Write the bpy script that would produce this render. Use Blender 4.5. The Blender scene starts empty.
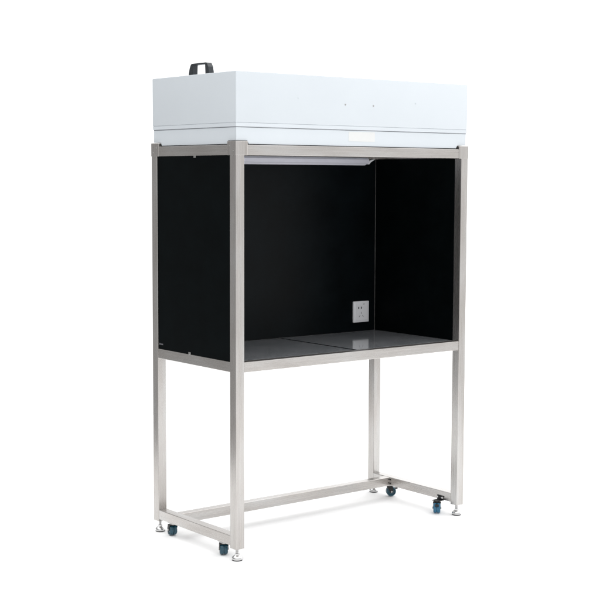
import bpy, bmesh, math, random
from mathutils import Vector, Matrix
random.seed(4)
sc = bpy.context.scene
col = sc.collection
R = math.radians

# ---------------------------------------------------------------- dimensions (metres)
W, D, T = 1.200, 0.582, 0.039          # frame width, depth, square tube
FOOT = 0.046                           # the posts end this far above the floor
ZB = 0.010 + FOOT                      # lower rails, underside
ZS = 0.6725 + FOOT                      # shelf rails, underside
ZT = 1.483 + FOOT                      # top rails, underside
H = 1.522 + FOOT                       # top of the posts
HT = 1.791 + FOOT                      # top of the hood
ROOT = Vector((W / 2, D / 2, 0))

# ---------------------------------------------------------------- materials
def new_mat(name):
    m = bpy.data.materials.new(name); m.use_nodes = True
    nt = m.node_tree
    return m, nt, nt.nodes['Principled BSDF']

def link(nt, a, b): nt.links.new(a, b)

def noise(nt, vec, scale, detail=3, rough=.5):
    n = nt.nodes.new('ShaderNodeTexNoise')
    n.inputs['Scale'].default_value = scale
    n.inputs['Detail'].default_value = detail
    n.inputs['Roughness'].default_value = rough
    if vec: link(nt, vec, n.inputs['Vector'])
    return n.outputs['Fac']

def mapped(nt, scl):
    tc = nt.nodes.new('ShaderNodeTexCoord')
    oi = nt.nodes.new('ShaderNodeObjectInfo')
    ad = nt.nodes.new('ShaderNodeVectorMath'); ad.operation = 'ADD'
    mu = nt.nodes.new('ShaderNodeVectorMath'); mu.operation = 'MULTIPLY'
    mu.inputs[1].default_value = scl
    link(nt, tc.outputs['Object'], ad.inputs[0]); link(nt, oi.outputs['Location'], ad.inputs[1])
    link(nt, ad.outputs[0], mu.inputs[0])
    return mu.outputs[0]

def ramp(nt, fac, stops):
    r = nt.nodes.new('ShaderNodeValToRGB')
    while len(r.color_ramp.elements) < len(stops): r.color_ramp.elements.new(.5)
    for e, (p, c) in zip(r.color_ramp.elements, stops):
        e.position = p; e.color = (*c, 1)
    link(nt, fac, r.inputs['Fac'])
    return r.outputs['Color']

def maprange(nt, fac, a, b, c0=0, c1=1):
    m = nt.nodes.new('ShaderNodeMapRange')
    m.inputs['From Min'].default_value = c0; m.inputs['From Max'].default_value = c1
    m.inputs['To Min'].default_value = a; m.inputs['To Max'].default_value = b
    link(nt, fac, m.inputs['Value'])
    return m.outputs['Result']

def bump(nt, fac, bsdf, strength, dist=.001):
    b = nt.nodes.new('ShaderNodeBump')
    b.inputs['Strength'].default_value = strength; b.inputs['Distance'].default_value = dist
    link(nt, fac, b.inputs['Height']); link(nt, b.outputs['Normal'], bsdf.inputs['Normal'])

def steel(axis):
    m, nt, b = new_mat('brushed_steel_' + axis)
    s = [420, 420, 420]; s['xyz'.index(axis)] = 3.5
    l = [16, 16, 16]; l['xyz'.index(axis)] = 3
    grain = noise(nt, mapped(nt, s), 1.0, 4, .65)
    blot = noise(nt, mapped(nt, l), 1.0, 3, .6)
    c1 = ramp(nt, blot, [(.28, (.45, .425, .403)), (.50, (.51, .488, .470)), (.72, (.555, .548, .538))])
    mx = nt.nodes.new('ShaderNodeMix'); mx.data_type = 'RGBA'; mx.blend_type = 'MULTIPLY'
    mx.inputs['Factor'].default_value = 1
    link(nt, c1, mx.inputs['A'])
    g = ramp(nt, grain, [(.30, (.87, .87, .87)), (.70, (1.05, 1.05, 1.05))])
    link(nt, g, mx.inputs['B'])
    link(nt, mx.outputs['Result'], b.inputs['Base Color'])
    b.inputs['Metallic'].default_value = .88
    link(nt, maprange(nt, grain, .18, .36), b.inputs['Roughness'])
    bump(nt, grain, b, .25, .0004)
    return m

def flat(name, c, rough=.5, metal=0, spec=.5, var=.04, nscale=30, bstr=.05):
    m, nt, b = new_mat(name)
    n = noise(nt, mapped(nt, (1, 1, 1)), nscale, 4, .6)
    lo = tuple(max(0, x * (1 - var)) for x in c); hi = tuple(x * (1 + var) for x in c)
    link(nt, ramp(nt, n, [(.3, lo), (.7, hi)]), b.inputs['Base Color'])
    link(nt, maprange(nt, n, rough * .85, rough * 1.15), b.inputs['Roughness'])
    b.inputs['Metallic'].default_value = metal
    b.inputs['Specular IOR Level'].default_value = spec
    if bstr: bump(nt, noise(nt, mapped(nt, (1, 1, 1)), 400, 2), b, bstr, .0004)
    return m

ST = {a: steel(a) for a in 'xyz'}
M_hood = flat('white_powder_coat', (.635, .678, .715), .42, 0, .35, .012, 4, .05)
M_groove = flat('shadow_seam_grey', (.46, .48, .51), .6)
M_black = flat('black_panel', (.0018, .0030, .0034), .5, 0, .03, .3, 7, .03)
M_black_back = flat('black_back_panel', (.0025, .0042, .0052), .36, 0, .11, .4, 5, .03)
M_rubber = flat('black_rubber', (.012, .013, .014), .55, 0, .4)
M_wheel = flat('dark_blue_wheel', (.007, .060, .092), .28, 0, .6, .2, 60)
M_wheel_blue = flat('blue_wheel', (.012, .12, .22), .28, 0, .6, .2, 60)
M_handle = flat('dark_grey_plastic', (.022, .027, .032), .32, 0, .5, .15, 80, .1)
M_chrome = flat('chrome', (.62, .62, .62), .16, 1, .5, .05, 60)
M_zinc = flat('zinc_plate', (.45, .45, .44), .32, 1, .5, .12, 90)
M_plastic = flat('white_plastic', (.93, .94, .97), .25, 0, .5, .01, 30, 0)
M_slot = flat('slot_grey', (.10, .10, .11), .5)
M_lamp = flat('lamp_housing_white', (.76, .76, .84), .4, 0, .4, .02, 20, 0)
M_diff = flat('lamp_diffuser', (.84, .84, .92), .5, 0, .3, .01, 20, 0)
M_filter = flat('filter_mesh_white', (.55, .56, .58), .6)
M_sticker = flat('cream_sticker', (.700, .710, .705), .5, 0, .3, .01, 30, 0)

m, nt, b = new_mat('polished_dark_shelf')
n = noise(nt, mapped(nt, (1, 1, 1)), 150, 4, .7)
n2 = noise(nt, mapped(nt, (1, 1, 1)), 9, 3, .5)
mx = nt.nodes.new('ShaderNodeMix'); mx.data_type = 'RGBA'; mx.blend_type = 'MULTIPLY'
mx.inputs['Factor'].default_value = 1
link(nt, ramp(nt, n, [(.38, (.14, .148, .155)), (.62, (.27, .28, .29))]), mx.inputs['A'])
link(nt, ramp(nt, n2, [(.3, (.85, .87, .88)), (.7, (1.08, 1.06, 1.08))]), mx.inputs['B'])
link(nt, mx.outputs['Result'], b.inputs['Base Color'])
b.inputs['Roughness'].default_value = .07
b.inputs['IOR'].default_value = 2.8
M_shelf = m

m, nt, b = new_mat('white_paper_floor')
n = noise(nt, mapped(nt, (1, 1, 1)), 3, 4)
link(nt, ramp(nt, n, [(.3, (.87, .87, .87)), (.7, (.89, .89, .89))]), b.inputs['Base Color'])
b.inputs['Roughness'].default_value = .9
b.inputs['Specular IOR Level'].default_value = .1
M_floor = m

# ---------------------------------------------------------------- mesh helpers
def box_bm(x0, x1, y0, y1, z0, z1, bev=0.0, seg=2, bm=None):
    t = bmesh.new()
    bmesh.ops.create_cube(t, size=1)
    for v in t.verts:
        v.co = Vector(((x0 + x1) / 2 + v.co.x * (x1 - x0), (y0 + y1) / 2 + v.co.y * (y1 - y0), (z0 + z1) / 2 + v.co.z * (z1 - z0)))
    if bev:
        bmesh.ops.bevel(t, geom=t.edges[:], offset=bev, segments=seg, profile=.5, affect='EDGES')
    return merge(bm, t)

def merge(bm, t):
    if bm is None: return t
    me = bpy.data.meshes.new('tmp'); t.to_mesh(me); t.free()
    bm.from_mesh(me); bpy.data.meshes.remove(me)
    return bm

def lathe_bm(prof, seg=32, axis='z', center=(0, 0, 0), bm=None):
    t = bmesh.new(); rings = []
    for r, z in prof:
        if r < 1e-6: rings.append([t.verts.new((0, 0, z))])
        else: rings.append([t.verts.new((r * math.cos(2 * math.pi * k / seg), r * math.sin(2 * math.pi * k / seg), z)) for k in range(seg)])
    for a, c in zip(rings, rings[1:]):
        for k in range(seg):
            k2 = (k + 1) % seg
            if len(a) == 1 and len(c) == 1: continue
            if len(a) == 1: t.faces.new((a[0], c[k], c[k2]))
            elif len(c) == 1: t.faces.new((a[k], a[k2], c[0]))
            else: t.faces.new((a[k], a[k2], c[k2], c[k]))
    bmesh.ops.recalc_face_normals(t, faces=t.faces[:])
    if axis == 'x': bmesh.ops.rotate(t, verts=t.verts[:], cent=(0, 0, 0), matrix=Matrix.Rotation(R(90), 3, 'Y'))
    if axis == 'y': bmesh.ops.rotate(t, verts=t.verts[:], cent=(0, 0, 0), matrix=Matrix.Rotation(R(90), 3, 'X'))
    bmesh.ops.translate(t, verts=t.verts[:], vec=center)
    return merge(bm, t)

def prism_bm(pts, axis, a, c, bev=0, bm=None):
    """extrude a closed 2-D outline between a and c along axis"""
    def P(u, v, w): return {'x': (w, u, v), 'y': (u, w, v), 'z': (u, v, w)}[axis]
    t = bmesh.new()
    A = [t.verts.new(P(u, v, a)) for u, v in pts]; C = [t.verts.new(P(u, v, c)) for u, v in pts]
    t.faces.new(A); t.faces.new(C[::-1])
    for k in range(len(pts)):
        k2 = (k + 1) % len(pts); t.faces.new((A[k], C[k], C[k2], A[k2]))
    bmesh.ops.recalc_face_normals(t, faces=t.faces[:])
    if bev: bmesh.ops.bevel(t, geom=t.edges[:], offset=bev, segments=2, profile=.5, affect='EDGES')
    return merge(bm, t)

def obj(name, bm, mat, parent, loc=(0, 0, 0), smooth=False, rz=0, label=None):
    me = bpy.data.meshes.new(name)
    bm.normal_update(); bm.to_mesh(me); bm.free()
    me.materials.append(mat)
    for p in me.polygons: p.use_smooth = smooth
    if smooth: me.set_sharp_from_angle(angle=R(40))
    o = bpy.data.objects.new(name, me); col.objects.link(o)
    if parent is bench: loc = Vector(loc) - ROOT
    o.parent = parent; o.location = loc; o.rotation_euler.z = rz
    if label: o['label'] = label
    return o

def dup(o, loc, parent=None, rz=None, label=None):
    c = o.copy(); col.objects.link(c); c.parent = parent or o.parent
    c.location = Vector(loc) - (ROOT if c.parent is bench else Vector())
    if rz is not None: c.rotation_euler.z = rz
    if label: c['label'] = label
    elif 'label' in c: del c['label']
    for ch in o.children:
        k = ch.copy(); col.objects.link(k); k.parent = c
    return c

# ---------------------------------------------------------------- setting
bench = None
fl = obj('floor', prism_bm([(.20, 3.2), (-1.20, -.30), (-2.6, -.60), (-2.6, -3.2), (3.6, -3.2), (3.6, 3.2)], 'z', -.004, 0), M_floor, None)
fl['kind'] = 'structure'

# ---------------------------------------------------------------- the bench
bench = bpy.data.objects.new('laminar_flow_bench', None); col.objects.link(bench)
bench.location = ROOT
bench['label'] = 'tall steel framed clean air workbench with white hood, black panels and small casters'
bench['category'] = 'workbench'

# posts, each with its levelling foot
posts = [(0, 0), (W - T, 0), (0, D - T), (W - T, D - T)]
post0 = obj('post', box_bm(0, T, 0, T, FOOT, H - .0005, .002), ST['z'], bench)
stem = lathe_bm([(0, .020), (.0055, .020), (.0055, FOOT + .002), (0, FOOT + .002)], 20, center=(T / 2, T / 2, 0))
for k in range(7):      # the thread
    lathe_bm([(.0054, .0245 + k * .003), (.0064, .0255 + k * .003), (.0054, .0265 + k * .003)], 20, center=(T / 2, T / 2, 0), bm=stem)
lathe_bm([(0, .020), (.010, .020), (.010, .027), (0, .027)], 6, center=(T / 2, T / 2, 0), bm=stem)
obj('foot_stem', stem, M_chrome, post0, smooth=True)
obj('foot_bell', lathe_bm([(0, .004), (.0195, .004), (.0205, .0065), (.0200, .011), (.0170, .0155), (.0125, .0185), (.0095, .0215), (0, .0220)], 36, center=(T / 2, T / 2, 0)), M_chrome, post0, smooth=True)
obj('foot_pad', lathe_bm([(0, 0), (.0185, 0), (.0195, .001), (.0195, .0045), (0, .0045)], 36, center=(T / 2, T / 2, 0)), M_rubber, post0, smooth=True)
for x, y in posts[1:]: dup(post0, (x, y, 0))

# rails: along x and along y, at three heights
def rail_x(x0, x1, y, z, name='rail'):
    return obj(name, box_bm(0, x1 - x0, 0, T, 0, T, .002), ST['x'], bench, (x0, y, z))
def rail_y(x, z):
    return obj('rail', box_bm(0, T, 0, D - 2 * T, 0, T, .002), ST['y'], bench, (x, T, z))
for z in (ZS, ZT):
    rail_x(T, W - T, .0006, z); rail_x(T, W - T, D - T - .0006, z)
for z in (ZB, ZS, ZT):
    rail_y(.0006, z); rail_y(W - T - .0006, z)
rail_x(T - .0004, W - T + .0004, .430, ZB - .0008, 'stretcher')

def screw(parent, loc, dx, dy, r, mat, h=.0022, sides=18, name='screw'):
    """a round or hexagonal head at loc, facing along (dx, dy)"""
    t = lathe_bm([(0, .0002), (r, .0002), (r * .94, h * .7), (r * .7, h), (r * .3, h), (r * .25, h * .6), (0, h * .6)], sides)
    m_ = Vector((0, 0, 1)).rotation_difference(Vector((dx, dy, 0))).to_matrix()
    bmesh.ops.rotate(t, verts=t.verts[:], cent=(0, 0, 0), matrix=m_)
    return obj(name, t, mat, parent, loc, sides > 6)

# welded corner fittings carrying the hood
def fitting(sx, sy):
    bm = None
    a = .054
    # an L of two arms standing a little proud of the tubes and above them
    pr = .0014
    x0, x1 = (-pr, a) if sx > 0 else (-a, pr)
    ya, yb = (-pr, T + .001) if sy > 0 else (-T - .001, pr)
    bm = box_bm(x0, x1, ya, yb, ZT - .001, H + .0135, .002)
    x2, x3 = (-pr + .0003, T + .001) if sx > 0 else (-T - .001, pr - .0003)
    y2, y3 = (T - .004, a) if sy > 0 else (-a, -T + .004)
    box_bm(x2, x3, y2, y3, ZT - .0006, H + .0130, .002, bm=bm)
    return bm
for x, y, sx, sy in [(0, 0, 1, 1), (W, 0, -1, 1), (0, D, 1, -1), (W, D, -1, -1)]:
    f = obj('corner_fitting', fitting(sx, sy), ST['z'], bench, (x, y, 0))
    for u, z in ((.014, ZT + .014), (.040, ZT + .034)):
        screw(f, (-.0014 * sx, sy * u, z), -sx, 0, .0034, M_zinc)

# panels: filled into the frame, inner faces a little behind the tube corner
zp0, zp1 = ZS + T + .0002, ZT - .0002
p = obj('side_panel', box_bm(0, .0356, 0, D - 2 * T - .001, 0, zp1 - zp0, .0008), M_black, bench, (.0030, T + .0005, zp0))
dup(p, (W - .0030 - .0356, T + .0005, zp0))
obj('back_panel', box_bm(0, W - 2 * T - .001, 0, .0335, 0, zp1 - zp0, .0008), M_black_back, bench, (T + .0005, D - .0030 - .0335, zp0))
# clips holding the left panel, top and bottom
clip = obj('panel_clip', box_bm(-.002, .001, -.007, .007, -.005, .005, .0012), M_zinc, bench, (.0028, .275, ZT - .003))
dup(clip, (.0028, .315, ZS + T + .004))
dup(clip, (W - .0018, .275, ZT - .003), rz=math.pi)
mk = box_bm(-.0006, .0006, -.011, -.003, -.003, .004, 0)
box_bm(-.0006, .0006, -.030, -.014, -.0025, .0025, 0, bm=mk)
obj('maker_mark', mk, M_slot, bench, (.0026, D - T - .006, ZS + T + .020), label='two tiny pale stickers in the bottom corner of the black panel')

# shelf plates with the dark joint between them
sx0, sx1, sy0, sy1 = T + .001, W - T - .001, T + .001, D - T - .001
zsh = ZS + T
joint = .618
s1 = obj('shelf_plate', box_bm(sx0, joint - .0085, sy0, sy1, -.020, 0, .0008), M_shelf, bench, (0, 0, zsh))
s2 = obj('shelf_plate', box_bm(joint + .0085, sx1, sy0, sy1, -.020, 0, .0008), M_shelf, bench, (0, 0, zsh))
obj('shelf_joint', box_bm(joint - .0083, joint + .0083, sy0, sy1, -.019, -.0006), M_black, bench, (0, 0, zsh))

# hood: folded sheet box over a slightly narrower skirt, cut out at the corner fittings
HB = 1.603 + FOOT
hood = obj('fan_hood', box_bm(.0035, W - .0035, .0035, D - .0035, HB, HT, .0025, 3), M_hood, bench, smooth=True)
obj('seam_lip', box_bm(.0045, W - .0045, .0045, D - .0045, HB - .0145, HB - .0004, .0008), M_hood, hood)
obj('seam_joint', box_bm(.0075, W - .0075, .0075, D - .0075, HB - .0175, HB + .002), M_groove, hood)
zk0, zk1 = H + .0030, HB - .0162
c = .058; s = .0075
out = []
def skirt_wall(pts, ax, a, c_):
    return prism_bm(pts, ax, a, c_)
th = .0015
# four skirt sheets with notched lower corners
def notch(L0, L1):
    return [(L0, H + .0155), (L0 + c - s, H + .0155), (L0 + c - s + .006, zk0), (L1 - c + s - .006, zk0), (L1 - c + s, H + .0155), (L1, H + .0155), (L1, zk1), (L0, zk1)]
sk = prism_bm(notch(s, W - s), 'y', s, s + th)
prism_bm(notch(s, W - s), 'y', D - s - th, D - s, bm=sk)
prism_bm(notch(s + th + .0003, D - s - th - .0003), 'x', s, s + th, bm=sk)
prism_bm(notch(s + th + .0003, D - s - th - .0003), 'x', W - s - th, W - s, bm=sk)
obj('skirt', sk, M_hood, hood)
obj('gasket', box_bm(.012, W - .012, .012, D - .012, H + .0005, H + .012), M_rubber, hood)
# filter face under the hood, seen from inside the cabinet
flt = box_bm(T + .002, W - T - .002, T + .002, D - T - .002, ZT + .020, H + .0003, .001)
obj('filter', flt, M_filter, hood)
for x, z in ((.294, 1.702), (.527, 1.685), (.672, 1.685), (.90, 1.702)):
    screw(hood, (x, .0036, z + FOOT), 0, -1, .0034, M_zinc if x in (.527, .672) else M_hood)
obj('sticker', box_bm(.548, .684, s - .0006, s + .0002, 1.5435 + FOOT, 1.581 + FOOT), M_sticker, hood, label='pale cream blank sticker on the skirt of the hood')

# carrying handle on the top edge of the hood, lying along the depth
ya, yb, hh, tk = .190, .330, .0430, .0065
prof = [(ya, 0), (ya + .026, 0), (ya + .028, hh - tk), (yb - .030, hh - tk), (yb - .028, 0), (yb, 0), (yb - .006, hh * .6), (yb - .016, hh - .002), (yb - .024, hh), (ya + .024, hh), (ya + .016, hh - .002), (ya + .006, hh * .6)]
ya2 = .176
hb = prism_bm([(u, v) for u, v in prof], 'x', .012, .036, .0014)
hnd = obj('carrying_handle', hb, M_handle, hood, (0, 0, HT + .0004))
# lamp along the top of the back panel
lx0, lx1 = .122, 1.080
lz = 1.4595 + FOOT
yb_ = D - .0365
lp = prism_bm([(yb_ - .001, lz + .030), (yb_ - .001, lz + .006), (yb_ - .008, lz + .0035), (yb_ - .044, lz + .0035), (yb_ - .050, lz + .008), (yb_ - .050, lz + .022), (yb_ - .040, lz + .030)], 'x', lx0, lx1, .0012)
lamp = obj('strip_lamp', lp, M_lamp, bench)
obj('diffuser', prism_bm([(yb_ - .0435, lz + .0032), (yb_ - .0085, lz + .0032), (yb_ - .013, lz - .0015), (yb_ - .020, lz - .0038), (yb_ - .032, lz - .0038), (yb_ - .039, lz - .0015)], 'x', lx0 + .010, lx1 - .010), M_diff, lamp)
for e, sgn in ((lx1, 1), (lx0, -1)):
    br = prism_bm([(e - sgn * .004, lz + .001), (e + sgn * .004, lz + .001), (e + sgn * .012, lz + .010), (e + sgn * .034, lz + .021), (e + sgn * .036, ZT - .001 ), (e + sgn * .028, ZT - .001), (e + sgn * .006, lz + .017), (e + sgn * .0005, lz + .010)], 'y', yb_ - .046, yb_ - .030)
    obj('bracket', br, M_plastic, lamp)

# wall socket: plate with two flat pin slots above three
px0, px1, pz0, pz1 = 1.030, 1.121, .7515 + FOOT, .8470 + FOOT
yw = D - .0365
pl = box_bm(px0, px1, yw - .0095, yw + .001, pz0, pz1, .003, 3)
sock = obj('socket_outlet', pl, M_plastic, bench, smooth=True)
pcx = (px0 + px1) / 2
fr = box_bm(px0 + .010, px1 - .010, yw - .0106, yw - .009, pz0 + .010, pz1 - .010, .0006)
obj('socket_face', fr, M_plastic, sock)
sb = bmesh.new()
zc = pz0 + .066
for dx in (-.0175, -.0015):
    box_bm(pcx + dx - .003, pcx + dx + .003, yw - .0109, yw - .0100, zc - .0045, zc + .0045, bm=sb)
def slot(cx, cz, ang, w=.0022, h=.009):
    t = box_bm(-w / 2, w / 2, yw - .0109, yw - .0100, -h / 2, h / 2)
    bmesh.ops.rotate(t, verts=t.verts[:], cent=(0, 0, 0), matrix=Matrix.Rotation(R(ang), 3, 'Y'))
    bmesh.ops.translate(t, verts=t.verts[:], vec=(cx, 0, cz)); merge(sb, t)
slot(pcx - .002, pz0 + .043, 0); slot(pcx - .012, pz0 + .028, 35); slot(pcx + .008, pz0 + .028, -35)
slot(pcx + .013, pz1 - .0135, 90, .0018, .010)
obj('pin_slots', sb, M_slot, sock)

# casters: plate, swivel head, fork, wheel, brake pedal
def caster(loc, rz, wheel_mat, side=False, label=None):
    """origin at the point of the floor under the swivel axis"""
    top = ZB
    r = .0225
    zc = r + .0015
    bm = box_bm(-.0155, .0155, -.0165, .0165, top - .0032, top - .0004, .0008)
    lathe_bm([(0, top - .009), (.0125, top - .009), (.0135, top - .0065), (.0125, top - .0034), (0, top - .0034)], 28, bm=bm)
    if side:    # plate turned up against the inner face of the rail, two bolts
        x0 = side
        box_bm(x0 - .0035, x0 - .0004, -.020, .020, top - .003, top + .018, .001, bm=bm)
        box_bm(x0 - .022, x0 - .0030, -.016, .016, top - .0035, top - .0006, .0008, bm=bm)
    root = obj('caster', bm, M_rubber if side else M_zinc, bench, loc, True, 0, label)
    def rot(t):
        bmesh.ops.rotate(t, verts=t.verts[:], cent=(0, 0, 0), matrix=Matrix.Rotation(rz, 3, 'Z')); return t
    # fork: two cheeks, in a plane along local x, wheel trailing at +x
    fk = bmesh.new()
    off = .008
    for sy in (-1, 1):
        y0, y1 = sorted((sy * .0160, sy * .0174))
        prism_bm([(-.012, top - .010), (.014, top - .010), (off + .008, zc + .002), (off + .0055, zc - .005), (off - .0055, zc - .005), (off - .008, zc + .002)], 'y', y0, y1, bm=fk)
    box_bm(-.012, .014, -.0173, .0173, top - .0115, top - .0085, .0008, bm=fk)
    obj('fork', rot(fk), M_rubber, root)
    hw = .0150
    wh = lathe_bm([(.004, -hw + .002), (.0100, -hw + .002), (.0110, -hw + .004), (.0155, -hw + .004), (.0170, -hw + .0005), (.0195, -hw), (r - .0008, -hw + .0025), (r, -hw + .006), (r, -.0016), (r - .003, -.0010), (r - .003, .0010), (r, .0016), (r, hw - .006), (r - .0008, hw - .0025), (.0195, hw), (.0170, hw - .0005), (.0155, hw - .004), (.0110, hw - .004), (.0100, hw - .002), (.004, hw - .002)], 40, 'y', (off, 0, zc))
    w = obj('wheel', rot(wh), wheel_mat, root, smooth=True)
    ax = lathe_bm([(0, -.0200), (.0042, -.0200), (.0048, -.0176), (.0048, .0176), (.0042, .0200), (0, .0200)], 6, 'y', (off, 0, zc))
    obj('axle', rot(ax), M_zinc, root)
    pd = prism_bm([(.016, top - .0120), (.030, top - .0175), (.038, top - .0165), (.039, top - .0200), (.030, top - .0230), (.018, top - .0200)], 'y', -.009, .009, .0008)
    obj('brake_pedal', rot(pd), M_rubber, root)
    if side:
        for y in (-.015, .013):
            screw(root, (side - .0036, y, top + .010), -1, 0, .0056, M_chrome, .006, 6, 'bolt')
    return root
CI = T / 2
caster((CI, .108, 0), R(60), M_wheel)
caster((CI, .468, 0), R(75), M_wheel)
caster((W - CI, .455, 0), R(-30), M_wheel)
caster((W - T - .022, .098, 0), R(225), M_wheel_blue, .022, 'caster with a bright blue wheel')

# joint bolts where the stretcher meets the side rail
for z in (ZB + .011, ZB + .028):
    screw(bench, (W - T - .0008, .4245, z), -1, 0, .0036, M_rubber, .0026, 18, 'bolt')

# ---------------------------------------------------------------- light: an invented white studio, shaped by world brightness
w = bpy.data.worlds.new('World'); sc.world = w; w.use_nodes = True
nt = w.node_tree; bg = nt.nodes['Background']
tc = nt.nodes.new('ShaderNodeTexCoord')
def dot(v):
    d = nt.nodes.new('ShaderNodeVectorMath'); d.operation = 'DOT_PRODUCT'
    d.inputs[1].default_value = v; link(nt, tc.outputs['Generated'], d.inputs[0]); return d.outputs['Value']
def mr(val, a, b_, c0, c1):
    m_ = nt.nodes.new('ShaderNodeMapRange'); m_.interpolation_type = 'SMOOTHSTEP'
    for k, x in zip(('From Min', 'From Max', 'To Min', 'To Max'), (a, b_, c0, c1)): m_.inputs[k].default_value = x
    link(nt, val, m_.inputs['Value']); return m_.outputs['Result']
def op(o, a, b_):
    m_ = nt.nodes.new('ShaderNodeMath'); m_.operation = o
    for k, x in enumerate((a, b_)):
        if isinstance(x, (int, float)): m_.inputs[k].default_value = x
        else: link(nt, x, m_.inputs[k])
    return m_.outputs[0]
up_ = mr(dot((0, 0, 1)), .30, 1, 0, 1.45)                                   # world brightened overhead, added to whiten the floor
base = op('ADD', 1.12, up_)
left_ = mr(dot((-.80, .60, 0)), .30, .95, 0, -.74)                          # world dimmed at back left, added to darken the left faces
right_ = mr(dot((.95, .22, .22)), .60, .95, 0, 1.25)                        # bright lobe added on the right, whitens the floor under the bench
back_dim = op('MULTIPLY', mr(dot((0, 0, 1)), .150, .20, 0, 1), mr(dot((.62, .785, 0)), .45, .85, 0, -.60))  # dim band added behind the bench, keeps rail tops from blowing out
back_dim = op('MULTIPLY', back_dim, mr(dot((0, 0, 1)), .45, .7, 1, 0))
front_ = mr(dot((-.30, -.954, 0)), .10, .95, 0, -.22)  # world dimming added at the front, tones down the front faces
side_ = op('ADD', op('ADD', op('ADD', base, front_), left_), op('ADD', right_, back_dim))
link(nt, side_, bg.inputs['Strength'])
bg.inputs['Color'].default_value = (1, 1, 1, 1)

# ---------------------------------------------------------------- camera
f, yaw, pitch, roll = 1368.2488, 0.6651742, -0.0896254, 0.0035609
cam = bpy.data.cameras.new('camera'); co = bpy.data.objects.new('camera', cam); col.objects.link(co)
fwd = Vector((math.sin(yaw) * math.cos(pitch), math.cos(yaw) * math.cos(pitch), math.sin(pitch)))
rt = Vector((math.cos(yaw), -math.sin(yaw), 0)); up = rt.cross(fwd)
r2 = math.cos(roll) * rt + math.sin(roll) * up; u2 = -math.sin(roll) * rt + math.cos(roll) * up
mt = Matrix((r2, u2, -fwd)).transposed().to_4x4()
mt.translation = Vector((-2.932983, -4.124730, 1.403150 + FOOT))
co.matrix_world = mt
cam.sensor_width = 36; cam.sensor_fit = 'HORIZONTAL'; cam.lens = f / 600 * 36
cam.clip_start = .05; cam.clip_end = 200
sc.camera = co
sc.render.engine = 'CYCLES'
sc.view_settings.view_transform = 'Standard'; sc.view_settings.look = 'None'
sc.view_settings.exposure = 0; sc.view_settings.gamma = 1
sc.render.resolution_x = sc.render.resolution_y = 1024
